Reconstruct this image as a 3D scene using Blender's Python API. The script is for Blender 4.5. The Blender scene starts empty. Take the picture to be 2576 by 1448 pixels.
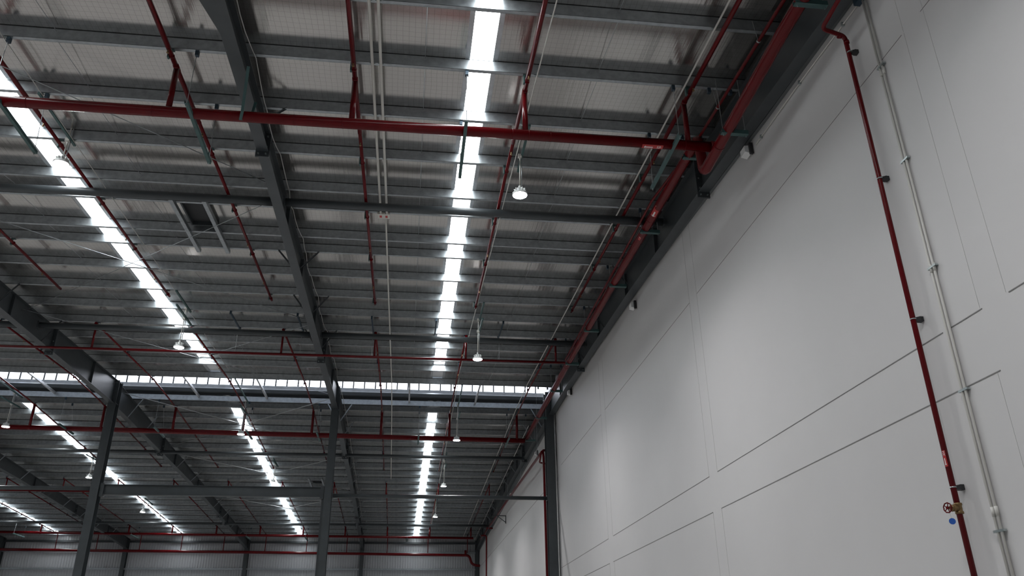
import bpy, bmesh, math, random
from mathutils import Vector, Matrix
random.seed(4)
S = bpy.context.scene
COL = S.collection
H = 1.6                       # eye height: builders take heights from the eye, the floor is at world z = 0
PI = math.pi

# ------------------------------------------------------------------ camera, world, exposure
cam_d = bpy.data.cameras.new('camera')
cam = bpy.data.objects.new('camera', cam_d); COL.objects.link(cam)
cam_d.sensor_width = 36.0
cam_d.lens = 36.0 * 2039.5 / 2576
cam_d.clip_end = 300
yaw, pit, rol = math.radians(7.31), math.radians(24.92), math.radians(-0.67)
f = Vector((math.sin(yaw)*math.cos(pit), math.cos(yaw)*math.cos(pit), math.sin(pit)))
r = Vector((math.cos(yaw), -math.sin(yaw), 0)); u = r.cross(f)
r2 = math.cos(rol)*r + math.sin(rol)*u; u2 = -math.sin(rol)*r + math.cos(rol)*u
cam.matrix_world = Matrix(((r2.x, u2.x, -f.x, 0), (r2.y, u2.y, -f.y, 0), (r2.z, u2.z, -f.z, H), (0, 0, 0, 1)))
S.camera = cam
w = bpy.data.worlds.new('sky'); S.world = w; w.use_nodes = True
w.node_tree.nodes['Background'].inputs[0].default_value = (0.75, 0.85, 1, 1)
w.node_tree.nodes['Background'].inputs[1].default_value = 1.0
S.view_settings.view_transform = 'Standard'; S.view_settings.look = 'None'
S.view_settings.exposure = 0.06; S.view_settings.gamma = 1
S.view_settings.use_curve_mapping = False
try:
    S.cycles.max_bounces = 6; S.cycles.diffuse_bounces = 3; S.cycles.glossy_bounces = 4
    S.cycles.sample_clamp_indirect = 6.0
except Exception: pass
SKY_E, LAMP_E, GLAZE_E, LAMP_W = 14.0, 90.0, 5.5, 150.0

# ------------------------------------------------------------------ materials
def mat(name, col, rough=0.5, metal=0.0, emit=None, es=0.0, spec=0.5):
    m = bpy.data.materials.new(name); m.use_nodes = True
    b = m.node_tree.nodes['Principled BSDF']
    b.inputs['Base Color'].default_value = (*col, 1); b.inputs['Roughness'].default_value = rough
    b.inputs['Metallic'].default_value = metal; b.inputs['Specular IOR Level'].default_value = spec
    if emit:
        b.inputs['Emission Color'].default_value = (*emit, 1); b.inputs['Emission Strength'].default_value = es
    return m
def nodes(m): return m.node_tree.nodes, m.node_tree.links, m.node_tree.nodes['Principled BSDF']
def vary(m, scale, lo, hi, bump=0.0, stretch=(1, 1, 1), rlo=None, rhi=None):
    """procedural tone variation + bump from object-space noise"""
    n, l, b = nodes(m)
    tc = n.new('ShaderNodeTexCoord'); mp = n.new('ShaderNodeMapping'); mp.inputs['Scale'].default_value = stretch
    no = n.new('ShaderNodeTexNoise'); no.inputs['Scale'].default_value = scale; no.inputs['Detail'].default_value = 5
    l.new(tc.outputs['Object'], mp.inputs[0]); l.new(mp.outputs[0], no.inputs['Vector'])
    c = b.inputs['Base Color'].default_value[:3]
    cr = n.new('ShaderNodeValToRGB'); cr.color_ramp.elements[0].position = .3; cr.color_ramp.elements[1].position = .7
    cr.color_ramp.elements[0].color = (*[x*lo for x in c], 1); cr.color_ramp.elements[1].color = (*[min(1, x*hi) for x in c], 1)
    l.new(no.outputs['Fac'], cr.inputs[0]); l.new(cr.outputs[0], b.inputs['Base Color'])
    if rlo is not None:
        mr = n.new('ShaderNodeMapRange'); mr.inputs[3].default_value = rlo; mr.inputs[4].default_value = rhi
        l.new(no.outputs['Fac'], mr.inputs[0]); l.new(mr.outputs[0], b.inputs['Roughness'])
    if bump:
        bp = n.new('ShaderNodeBump'); bp.inputs['Strength'].default_value = bump; bp.inputs['Distance'].default_value = .02
        l.new(no.outputs['Fac'], bp.inputs['Height']); l.new(bp.outputs[0], b.inputs['Normal'])
    return m

M = {}
M['steel'] = vary(mat('charcoal_painted_steel', (0.048, 0.056, 0.061), .42), 2.5, .85, 1.12)
M['galv'] = vary(mat('galvanised_steel', (0.37, 0.40, 0.42), .36, .8), 9, .82, 1.12, .05, rlo=.30, rhi=.42)
M['galvb'] = vary(mat('galvanised_bright', (0.52, 0.54, 0.56), .4, .6), 6, .85, 1.1)
M['red'] = vary(mat('fire_red_paint', (0.108, 0.0025, 0.0045), .25, spec=.22), 3, .9, 1.1)
M['teal'] = vary(mat('teal_primer', (0.040, 0.092, 0.090), .5), 6, .85, 1.15)
M['clip'] = mat('dark_blue_steel', (0.03, 0.055, 0.08), .5, .3)
M['pvc'] = mat('white_pvc', (0.60, 0.59, 0.55), .45)
M['zinc'] = mat('zinc_plate', (0.45, 0.5, 0.5), .3, .9)
M['black'] = mat('black_plastic', (0.02, 0.02, 0.022), .5)
M['cable'] = mat('grey_cable', (0.42, 0.42, 0.40), .5)
M['brass'] = vary(mat('cast_brass', (0.22, 0.14, 0.06), .4, .6), 30, .8, 1.2)
M['blue'] = mat('blue_plastic', (0.02, 0.10, 0.42), .35)
M['white'] = mat('white_enamel', (0.75, 0.76, 0.75), .4)
M['labelred'] = mat('label_red', (0.42, 0.02, 0.02), .4)
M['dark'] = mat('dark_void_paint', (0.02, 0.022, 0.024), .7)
M['rod'] = mat('bright_rod', (0.40, 0.42, 0.43), .35, .8)
M['opal'] = mat('opal_sheet', (0.82, 0.84, 0.86), .5)  # rooflight sheet without glow: shade under the monitor put into the material
M['lens'] = mat('lamp_lens', (1, 1, 1), .4, 0, (1.0, 0.98, 1.0), LAMP_E)
M['sky'] = mat('daylit_rooflight_sheet', (.9, .9, .9), .4, 0, (0.93, 0.98, 1.0), SKY_E)
M['glaze'] = mat('daylit_glazing', (.9, .9, .9), .4, 0, (0.86, 0.90, 1.0), GLAZE_E)
M['clad'] = mat('clad', (0.43, 0.44, 0.46), .42, .15)
M['floor'] = vary(mat('polished_concrete', (0.33, 0.32, 0.31), .35), .6, .85, 1.1)
M['wall'] = vary(mat('painted_precast_concrete', (0.60, 0.59, 0.585), .55), .35, .97, 1.03, 0)
M['joint'] = mat('joint_sealant', (0.22, 0.215, 0.21), .8)
M['hair'] = mat('filled_joint', (0.40, 0.39, 0.385), .7)
M['edge'] = vary(mat('grey_flashing', (0.12, 0.13, 0.135), .45, .2), 4, .9, 1.1)

def foil_material():
    m = mat('foil_faced_insulation', (0.535, 0.52, 0.50), .18, .94); n, l, b = nodes(m)
    tc = n.new('ShaderNodeTexCoord')
    sep = n.new('ShaderNodeSeparateXYZ'); l.new(tc.outputs['Object'], sep.inputs[0])
    def line(sock, pitch, width):       # 1 on thin mesh wires
        a = n.new('ShaderNodeMath'); a.operation = 'DIVIDE'; a.inputs[1].default_value = pitch; l.new(sock, a.inputs[0])
        fr = n.new('ShaderNodeMath'); fr.operation = 'FRACT'; l.new(a.outputs[0], fr.inputs[0])
        lt = n.new('ShaderNodeMath'); lt.operation = 'LESS_THAN'; lt.inputs[1].default_value = width/pitch; l.new(fr.outputs[0], lt.inputs[0])
        return lt.outputs[0]
    no0 = n.new('ShaderNodeTexNoise'); no0.inputs['Scale'].default_value = 1.3; l.new(tc.outputs['Object'], no0.inputs['Vector'])
    wob = n.new('ShaderNodeMath'); wob.operation = 'MULTIPLY_ADD'; wob.inputs[1].default_value = .05
    l.new(no0.outputs['Fac'], wob.inputs[0]); l.new(sep.outputs['X'], wob.inputs[2])
    wob2 = n.new('ShaderNodeMath'); wob2.operation = 'MULTIPLY_ADD'; wob2.inputs[1].default_value = .05
    l.new(no0.outputs['Fac'], wob2.inputs[0]); l.new(sep.outputs['Y'], wob2.inputs[2])
    mx = n.new('ShaderNodeMath'); mx.operation = 'MAXIMUM'
    l.new(line(wob.outputs[0], .105, .0045), mx.inputs[0]); l.new(line(wob2.outputs[0], .125, .0045), mx.inputs[1])
    # wrinkles running up the slope
    mp = n.new('ShaderNodeMapping'); mp.inputs['Scale'].default_value = (14, .5, 1); l.new(tc.outputs['Object'], mp.inputs[0])
    no = n.new('ShaderNodeTexNoise'); no.inputs['Scale'].default_value = 1.0; no.inputs['Detail'].default_value = 4; l.new(mp.outputs[0], no.inputs['Vector'])
    mp2 = n.new('ShaderNodeMapping'); mp2.inputs['Scale'].default_value = (.9, .35, 1); l.new(tc.outputs['Object'], mp2.inputs[0])
    no2 = n.new('ShaderNodeTexNoise'); no2.inputs['Scale'].default_value = 1.0; no2.inputs['Detail'].default_value = 2; l.new(mp2.outputs[0], no2.inputs['Vector'])
    ad = n.new('ShaderNodeMath'); ad.operation = 'MULTIPLY_ADD'; ad.inputs[1].default_value = .35
    l.new(no.outputs['Fac'], ad.inputs[0]); l.new(no2.outputs['Fac'], ad.inputs[2])
    bp = n.new('ShaderNodeBump'); bp.inputs['Strength'].default_value = .16; bp.inputs['Distance'].default_value = .05
    l.new(ad.outputs[0], bp.inputs['Height']); l.new(bp.outputs[0], b.inputs['Normal'])
    mix = n.new('ShaderNodeMixRGB'); mix.inputs[1].default_value = (0.535, 0.52, 0.50, 1); mix.inputs[2].default_value = (0.30, 0.29, 0.28, 1)
    l.new(mx.outputs[0], mix.inputs[0]); l.new(mix.outputs[0], b.inputs['Base Color'])
    return m
M['foil'] = foil_material()

# ------------------------------------------------------------------ mesh helpers
class MB:
    def __init__(s): s.v = []; s.f = []
    def add(s, vs, fs):
        o = len(s.v); s.v += [tuple(p) for p in vs]; s.f += [tuple(i+o for i in q) for q in fs]; return s
    def hexa(s, p):               # 8 points: bottom 4 (ccw), top 4
        return s.add(p, [(3, 2, 1, 0), (4, 5, 6, 7), (0, 1, 5, 4), (1, 2, 6, 5), (2, 3, 7, 6), (3, 0, 4, 7)])
    def box(s, x0, x1, y0, y1, z0, z1):
        return s.hexa([(x0, y0, z0), (x1, y0, z0), (x1, y1, z0), (x0, y1, z0), (x0, y0, z1), (x1, y0, z1), (x1, y1, z1), (x0, y1, z1)])
    def bar(s, a, b, wd, ht, up=(0, 0, 1)):
        a = Vector(a); b = Vector(b); d = (b-a).normalized(); up = Vector(up)
        sd = d.cross(up)
        if sd.length < 1e-4: sd = d.cross(Vector((1, 0, 0)))
        sd.normalize(); up = sd.cross(d).normalized()
        sd = sd*wd/2; up = up*ht/2
        return s.hexa([a-sd-up, a+sd-up, b+sd-up, b-sd-up, a-sd+up, a+sd+up, b+sd+up, b-sd+up])
    def tube(s, pts, rad, n=12, cap=True):
        P = [Vector(p) for p in pts]; k = len(P)
        rads = rad if isinstance(rad, (list, tuple)) else [rad]*k
        d0 = (P[1]-P[0]).normalized(); ref = Vector((0, 0, 1)) if abs(d0.z) < .9 else Vector((1, 0, 0))
        a = d0.cross(ref).normalized(); rings = []
        for i in range(k):
            if i == 0: t = (P[1]-P[0]).normalized()
            elif i == k-1: t = (P[-1]-P[-2]).normalized()
            else: t = ((P[i]-P[i-1]).normalized() + (P[i+1]-P[i]).normalized()).normalized()
            a = (a - t*a.dot(t)).normalized(); b = t.cross(a)
            rings.append([P[i] + (a*math.cos(2*PI*j/n) + b*math.sin(2*PI*j/n))*rads[i] for j in range(n)])
        vs = [p for rg in rings for p in rg]; fs = []
        for i in range(k-1):
            for j in range(n):
                fs.append((i*n+j, i*n+(j+1) % n, (i+1)*n+(j+1) % n, (i+1)*n+j))
        if cap: fs.append(tuple(range(n-1, -1, -1))); fs.append(tuple((k-1)*n+j for j in range(n)))
        return s.add(vs, fs)
    def lathe(s, prof, c, n=24, axis='z'):   # prof: (radius, height)
        o = len(s.v)
        for (q, h) in prof:
            for j in range(n):
                a = 2*PI*j/n; x, y = q*math.cos(a), q*math.sin(a)
                p = {'z': (x, y, h), 'x': (h, x, y), 'y': (y, h, x)}[axis]
                s.v.append((p[0]+c[0], p[1]+c[1], p[2]+c[2]))
        for i in range(len(prof)-1):
            for j in range(n):
                s.f.append((o+i*n+j, o+i*n+(j+1) % n, o+(i+1)*n+(j+1) % n, o+(i+1)*n+j))
        s.f.append(tuple(o+j for j in range(n-1, -1, -1))); s.f.append(tuple(o+(len(prof)-1)*n+j for j in range(n)))
        return s
    def build(s, name, m, parent=None, smooth=False, origin=None):  # origin: world place of a part's future parent
        vs = [Vector((p[0], p[1], p[2]+H)) for p in s.v]
        if parent is not None: o0 = Vector(parent['_w']) if '_w' in parent.keys() else parent.location.copy()
        elif origin: o0 = Vector((origin[0], origin[1], origin[2]+H))
        else:
            xs = [p.x for p in vs]; ys = [p.y for p in vs]; zs = [p.z for p in vs]
            o0 = Vector(((min(xs)+max(xs))/2, (min(ys)+max(ys))/2, min(zs)))
        me = bpy.data.meshes.new(name); me.from_pydata([p-o0 for p in vs], [], s.f); me.update()
        me.materials.append(M[m] if isinstance(m, str) else m)
        if smooth:
            for p in me.polygons: p.use_smooth = len(p.vertices) == 4
        ob = bpy.data.objects.new(name, me); COL.objects.link(ob)
        if parent is not None: ob.parent = parent
        else: ob.location = o0
        return ob
TMP = []
def thing(name, label, cat, loc, group=None):
    o = bpy.data.objects.new(name, None); COL.objects.link(o); o.location = (loc[0], loc[1], loc[2]+H)
    o.empty_display_size = .1
    tag(o, label, cat, group); return o
def tag(o, label, cat, group=None):
    o['label'] = label; o['category'] = cat
    if group: o['group'] = group
    return o
def struct(o): o['kind'] = 'structure'; return o
def sub(mb, name, m, part, smooth=False):
    """a sub-part: child of a part whose own origin is the thing's origin"""
    top = part.parent
    ob = mb.build(name, m, top, smooth); ob.parent = part; return ob
def dup(root, loc, label=None, group=None):
    c = root.copy(); COL.objects.link(c); c.location = (loc[0], loc[1], loc[2]+H)
    if label: c['label'] = label
    if group: c['group'] = group
    for ch in root.children:
        d = ch.copy(); COL.objects.link(d); d.parent = c
        for g in ch.children:
            e = g.copy(); COL.objects.link(e); e.parent = d
    return c
def elbow(p, a, b, rad, k=5):
    """points of a rounded corner at p coming from a going to b"""
    p, a, b = Vector(p), Vector(a), Vector(b); d1 = (a-p).normalized()*rad; d2 = (b-p).normalized()*rad
    return [p + d1*(1-t)**2 + d2*t**2 for t in [i/k for i in range(k+1)]]
def route(pts, rad):
    out = [Vector(pts[0])]
    for i in range(1, len(pts)-1): out += elbow(pts[i], pts[i-1], pts[i+1], rad)
    out.append(Vector(pts[-1])); return out
ORD = ['first', 'second', 'third', 'fourth', 'fifth', 'sixth', 'seventh', 'eighth', 'ninth', 'tenth', 'eleventh', 'twelfth',
       'thirteenth', 'fourteenth', 'fifteenth', 'sixteenth', 'seventeenth', 'eighteenth', 'nineteenth', 'twentieth', 'twenty-first', 'twenty-second', 'twenty-third']

# ------------------------------------------------------------------ building geometry
RID = 34.0; PD = 0.24
def zb(y): return 10.87 - .045*abs(y-RID)      # underside of the purlins
def zs(y): return zb(y) + PD                    # foil plane
def sh(x, y): return x - .0080*max(0.0, y-RID)  # the far half is turned a hair
YE, YS, XL, XW = 69.4, -3.0, -42.0, 6.2
ZF = -H
STR = [0.99, -8.13, -17.25, -26.4, -35.5]       # centre lines of the rooflight strips
HWID = .21

# floor and shell
struct(MB().box(XL, XW+.3, YS, YE+.3, ZF-.2, ZF).build('floor', 'floor'))
b = MB(); b.hexa([(XW, YS, ZF), (XW+.2, YS, ZF), (XW+.2, RID, ZF), (XW, RID, ZF), (XW, YS, zs(YS)+.3), (XW+.2, YS, zs(YS)+.3), (XW+.2, RID, zs(RID)+1.4), (XW, RID, zs(RID)+1.4)])
xe = sh(XW, YE+.2)
b.hexa([(XW, RID, ZF), (XW+.2, RID, ZF), (xe+.2, YE+.2, ZF), (xe, YE+.2, ZF), (XW, RID, zs(RID)+1.4), (XW+.2, RID, zs(RID)+1.4), (xe+.2, YE+.2, zs(YE)+.4), (xe, YE+.2, zs(YE)+.4)])
wall_r = struct(b.build('wall_right', 'wall'))
# sealed joints between the precast panels (part of the wall)
j = MB(); hj = MB(); t = .006
for z, segs, hw in ((3.515, [(15.86, 8.24), (8.11, 7.52), (7.08, 5.0), (24.87, 16.35), (33.7, 25.51)], .0055),
                (2.79, [(15.88, 8.23), (8.09, 7.5), (7.08, 5.0), (25.07, 16.37), (33.7, 25.54)], .0055),
                (7.48, [(15.86, 7.6), (7.17, 4.5), (24.96, 16.36), (33.0, 25.54)], .0022)):
    for a, c in segs: j.box(XW-t, XW, c, a, z-hw, z+hw)
for ya, yb in ((16.36, 15.87), (25.53, 24.95), (7.55, 7.12)):
    for yy in (ya, yb):
        for z0, z1 in ((3.53, 7.47), (7.49, 9.3), (ZF, 2.78)):
            hj.box(XW-.003, XW, yy-.0006, yy+.0006, z0, z1)
for z in (7.2, 3.2): j.hexa([(sh(XW, 36)-t, 36, z-.01), (sh(XW, 36), 36, z-.01), (sh(XW, 68), 68, z-.01), (sh(XW, 68)-t, 68, z-.01), (sh(XW, 36)-t, 36, z+.01), (sh(XW, 36), 36, z+.01), (sh(XW, 68), 68, z+.01), (sh(XW, 68)-t, 68, z+.01)])
j.build('panel_joint', 'joint', wall_r); hj.build('hairline_joint', 'hair', wall_r)
struct(MB().box(XL-.2, XL, YS, YE+.3, ZF, 12.6).build('wall_left', 'clad'))
struct(MB().box(XL, XW+.2, YS-.2, YS, ZF, zs(YS)+.4).build('wall_front', 'clad'))
# profiled sheet on the far end wall
b = MB(); pitch = .2; x = XL; k = 0; pts = []
while x < sh(XW, YE)+.05:
    pts += [(x, YE), (x+.11, YE), (x+.135, YE-.035), (x+.175, YE-.035)]; x += pitch
n0 = len(pts); b.add([(p[0], p[1], ZF) for p in pts] + [(p[0], p[1], zs(YE)+.1) for p in pts], [(i, i+1, n0+i+1, n0+i) for i in range(n0-1)])
b.box(XL, sh(XW, YE)+.1, YE+.01, YE+.15, ZF, zs(YE)+.2)
struct(b.build('wall_back', 'clad'))

# foil ceilings with gaps at the rooflight strips
def slope_panels(y0, y1, name):
    b = MB(); xs = [XL-.1]
    for c in sorted(STR): xs += [c-HWID-.09, c+HWID+.09]
    xs.append(XW)
    for i in range(0, len(xs), 2):
        a, c = xs[i], xs[i+1]
        if y0 < RID: q = [(a, y0), (c, y0), (c, y1), (a, y1)]
        else: q = [(sh(a, y0), y0), (sh(c, y0), y0), (sh(c, y1), y1), (sh(a, y1), y1)]
        b.hexa([(p[0], p[1], zs(p[1])) for p in q] + [(p[0], p[1], zs(p[1])+.08) for p in q])
    return struct(b.build(name, 'foil'))
slope_panels(YS, 33.04, 'ceiling'); slope_panels(36.2, YE+.1, 'ceiling_far')
# the metal pan above the strips keeps the roof closed at their dim ends
wi = 1
for (ya, yb, dim) in ((YS+.5, 31.1, (31.1, 33.03)), (38.0, 68.6, (36.2, 38.0))):
    for c in STR:
        def quad(x0, x1, p, q, dz, th):
            X0, X1 = (lambda y: sh(x0, y)), (lambda y: sh(x1, y))
            return [(X0(p), p, zs(p)+dz), (X1(p), p, zs(p)+dz), (X1(q), q, zs(q)+dz), (X0(q), q, zs(q)+dz),
                    (X0(p), p, zs(p)+dz+th), (X1(p), p, zs(p)+dz+th), (X1(q), q, zs(q)+dz+th), (X0(q), q, zs(q)+dz+th)]
        wn = struct(MB().hexa(quad(c-HWID, c+HWID, ya, yb, .07, .01)).build('window_%d' % wi, 'sky')); wi += 1
        b = MB()
        for s0, s1 in ((-HWID-.09, -HWID), (HWID, HWID+.09)):
            for p, q in ((min(ya, dim[0]), max(yb, dim[1])),):
                b.hexa(quad(c+s0, c+s1, p, q, .012, .09))
        b.build('window_frame', 'galvb', wn)
        e0, e1 = dim
        b = MB().hexa(quad(c-HWID, c+HWID, e0, e1, .07, .01)); b.build('shaded_end_sheet', 'opal', wn)
        if ya > RID: MB().hexa(quad(c-HWID-.05, c+HWID+.05, 68.6, YE, .05, .02)).build('end_cover', 'galv', wn)

# ------------------------------------------------------------------ ridge monitor
o = struct(MB().box(XL, sh(XW, 36.3)-.02, 36.30, 36.33, 11.56, 12.45).build('window_%d' % wi, 'glaze')); wi += 1
b = MB(); x = XL
while x < 6.1: b.box(x-.03, x+.03, 36.26, 36.30, 11.56, 12.45); x += .497
b.box(XL, 6.1, 36.26, 36.30, 12.40, 12.45)
b.build('window_mullion', 'edge', o)
struct(MB().box(XL, XW, 32.8, 36.6, 12.45, 12.52).build('ceiling_monitor', 'galvb'))
struct(MB().box(XL, XW, 33.07, 33.11, 11.05, 12.45).build('wall_monitor', 'galvb'))
b = MB().box(XL, 6.1, 36.18, 36.34, 11.46, 11.56); b.box(XL, 6.1, 36.10, 36.30, 11.40, 11.45)
struct(b.build('trim_1', 'galvb'))
tag(MB().box(XL, 6.0, 35.80, 35.98, 11.10, 11.25).build('monitor_beam', 'steel'), 'dark steel beam running along the foot of the bright ridge glazing', 'beam')
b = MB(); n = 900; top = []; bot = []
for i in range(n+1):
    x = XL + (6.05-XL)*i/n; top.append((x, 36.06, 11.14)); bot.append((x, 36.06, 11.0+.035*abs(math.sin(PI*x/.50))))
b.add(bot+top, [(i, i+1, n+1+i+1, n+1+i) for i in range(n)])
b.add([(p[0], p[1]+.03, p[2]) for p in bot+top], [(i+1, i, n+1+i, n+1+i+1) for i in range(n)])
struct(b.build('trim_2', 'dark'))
for i, x in enumerate((2.84, -.17, -6.49, -9.43, -15.48, -18.5)):
    b = MB().bar((x, 33.06, 10.95), (x, 36.08, 10.95), .07, .10)
    tie = tag(b.build('ridge_tie', 'galvb'), ['short grey tie across the ridge opening, %s' % s for s in
              ('rightmost, right of the rooflight strip', 'just left of the second column', 'left of the middle rafter', 'midway between the two left columns', 'left of the left column', 'at the left edge of the picture')][0 if i == 0 else i],
              'tie beam', 'ties across the ridge opening')
    tie['label'] = ['rightmost short grey tie across the bright ridge opening', 'grey tie across the ridge opening just left of the nearest rooflight strip',
                    'grey tie across the ridge opening, first left of the middle rafter', 'grey tie across the ridge opening, second left of the middle rafter',
                    'grey tie across the ridge opening, first left of the left column', 'leftmost grey tie across the ridge opening'][i]

# ------------------------------------------------------------------ purlins
PA = [5.35, 6.97, 8.59, 10.21, 11.83, 13.45, 15.08, 16.70, 17.62, 19.22, 20.15, 21.80, 23.40, 25.03, 26.61, 28.22, 29.80, 31.15, 33.05]
PB = [36.16, 36.97, 38.60, 40.26, 41.87, 43.55, 45.20, 46.82, 48.42, 50.02, 51.70, 53.40, 55.10, 56.70, 58.25, 59.85, 61.45, 63.0, 64.5, 66.1, 67.7]
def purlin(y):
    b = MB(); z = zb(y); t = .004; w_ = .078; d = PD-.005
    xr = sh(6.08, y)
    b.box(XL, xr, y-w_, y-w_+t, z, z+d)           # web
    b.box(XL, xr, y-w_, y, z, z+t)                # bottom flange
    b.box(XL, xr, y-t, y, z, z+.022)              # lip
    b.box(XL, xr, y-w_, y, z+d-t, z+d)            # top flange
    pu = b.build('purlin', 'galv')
    MB().box(XL, xr, y-w_-.003, y-w_, z+d-.009, z+d).build('mesh_seam', 'dark', pu)  # dark strip: mesh edge plus the shade at the top flange, as colour
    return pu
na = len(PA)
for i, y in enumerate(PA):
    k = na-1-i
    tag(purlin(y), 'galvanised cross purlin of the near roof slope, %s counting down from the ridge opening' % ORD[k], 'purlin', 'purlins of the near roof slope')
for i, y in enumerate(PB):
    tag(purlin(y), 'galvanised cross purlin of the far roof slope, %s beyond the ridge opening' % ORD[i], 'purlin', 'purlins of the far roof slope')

# ------------------------------------------------------------------ rafters
BOT = [(4.5, 9.05), (10, 9.33), (14.2, 9.52), (20, 9.60), (25, 9.70), (33, 9.88), (36, 9.86), (41.9, 9.74), (48, 9.62), (57, 9.22), (69.2, 8.52)]
BOTW = [(4.5, 8.45), (10, 8.86), (14.2, 9.14), (20, 9.47), (25, 9.68), (30, 9.80), (33.8, 9.84), (36, 9.82), (41.9, 9.74), (48, 9.60), (57, 9.20), (69.2, 8.52)]
def prof(B, y):
    for (a, p), (c, q) in zip(B, B[1:]):
        if y <= c: return p + (q-p)*(y-a)/(c-a)
    return B[-1][1]
def rafter(x, far, label, B=BOT, left=False):
    half = [p for p in B if (p[0] >= 36 if far else p[0] <= 33)]
    ys = sorted(set([p[0] for p in half] + ([34.25] if far else [33.8])))
    X = lambda y: sh(x, y)
    t_ = thing('rafter', label, 'rafter', (X(ys[0]), ys[0], prof(B, ys[0])), 'main roof rafters')
    wb, fb, ft = MB(), MB(), MB()
    for a, c in zip(ys, ys[1:]):
        za, zc = prof(B, a), prof(B, c); ta, tc_ = zb(a)-.002, zb(c)-.002
        def hx(x0, x1, l0, l1, h0, h1): return [(X(a)+x0, a, l0), (X(a)+x1, a, l0), (X(c)+x1, c, l1), (X(c)+x0, c, l1), (X(a)+x0, a, h0), (X(a)+x1, a, h0), (X(c)+x1, c, h1), (X(c)+x0, c, h1)]
        wb.hexa(hx(-.005, .005, za+.014, zc+.014, ta-.012, tc_-.012))
        fb.hexa(hx(-.115, .115, za, zc, za+.014, zc+.014))
        ft.hexa(hx(-.10, .10, ta-.014, tc_-.014, ta, tc_))
    wb.build('web', 'steel', t_); fb.build('bottom_flange', 'steel', t_); ft.build('top_flange', 'steel', t_)
    for y in ([41.9, 57.2] if far else [14.3, 27.4]):
        z = prof(B, y); p = MB()
        p.box(X(y)-.135, X(y)+.135, y-.022, y+.022, z-.13, zb(y)-.03); sp = p.build('splice_plate', 'steel', t_)
        for dx in (-.075, .075):
            for dz in (-.07, .10, .35): sub(MB().lathe([(.018, -.05), (.018, .05)], (X(y)+dx, y, z+dz), 8, 'y'), 'bolt', 'zinc', sp)
    for y in ([44.5, 50.2, 60, 64] if far else [8, 17.6, 20.6, 24.2, 31.2]):
        MB().box(X(y)-.09, X(y)+.09, y-.006, y+.006, prof(B, y)+.014, zb(y)-.016).build('stiffener', 'steel', t_)
    if not far and -5 < x < 0: MB().hexa([(x-.50, 8.9, prof(B, 9)), (x, 8.9, prof(B, 9)), (x, 10.75, prof(B, 10.75)), (x-.11, 10.75, prof(B, 10.75)), (x-.50, 8.9, prof(B, 9)+.014), (x, 8.9, prof(B, 9)+.014), (x, 10.75, prof(B, 10.75)+.014), (x-.11, 10.75, prof(B, 10.75)+.014)]).build('gusset', 'steel', t_)
    # fly braces down from the purlins to the bottom flange
    L = ([36.16, 38.6, 41.87+3.3, 48.42, 51.7, 55.1, 58.25, 61.45, 64.5] if far else [13.45, 20.15, 23.4, 26.61])
    for y in L:
        for s_ in ((1,) if y == 13.45 and x > -5 else (-1, 1) if x < 5 else (-1,)):
            fb_ = MB().bar((X(y)+s_*.02, y-.04, prof(B, y)+.05), (X(y)+s_*.55, y-.04, zb(y)+.03), .045, .006, (0, 1, 0)); fb_.bar((X(y)+s_*.02, y-.06, prof(B, y)+.05), (X(y)+s_*.55, y-.06, zb(y)+.03), .006, .045, (0, 1, 0))
            fb_.build('fly_brace', 'galv' if far else 'steel', t_)
    return t_
rafter(6.0, False, 'dark steel rafter along the top of the white wall, near half', BOTW)
rafter(-3.25, False, 'dark steel rafter crossing the near roof left of the nearest rooflight strip')
rafter(-12.25, False, 'dark steel rafter at the left edge, running down to the left column')
rafter(6.0, True, 'dark steel rafter along the wall top beyond the wall column', BOTW)
rafter(-3.25, True, 'dark steel rafter of the far slope starting behind the middle column')
rafter(-12.3, True, 'dark steel rafter of the far slope starting behind the left column')
rafter(-21.4, True, 'dark steel rafter at the far lower left of the far slope')
rafter(-30.5, True, 'distant dark rafter at the far left corner of the far slope')
FL = [(4.5, 8.55), (8.3, 8.79), (11.4, 8.95), (14.2, 9.15), (16.8, 9.36), (20.5, 9.58), (25.7, 9.82), (29, 9.90), (33.8, 9.93)]
b = MB()
for (p, zp), (q, zq_) in zip(FL, FL[1:]):
    b.hexa([(6.13, p, zp), (6.195, p, zp), (6.195, q, zq_), (6.13, q, zq_), (6.13, p, zb(p)-.05), (6.195, p, zb(p)-.05), (6.195, q, zb(q)-.05), (6.13, q, zb(q)-.05)])
tag(b.build('wall_flashing', 'edge'),
    'grey flashing strip closing the gap between wall rafter and white wall', 'flashing')
tag(MB().hexa([(sh(6.115, 34.3), 34.3, 9.80), (sh(6.195, 34.3), 34.3, 9.80), (sh(6.195, 69), 69, 8.50), (sh(6.115, 69), 69, 8.50), (sh(6.115, 34.3), 34.3, 10.7), (sh(6.195, 34.3), 34.3, 10.7), (sh(6.195, 69), 69, 9.2), (sh(6.115, 69), 69, 9.2)]).build('wall_flashing', 'edge'),
    'grey flashing strip along the far wall top beyond the wall column', 'flashing')

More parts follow.
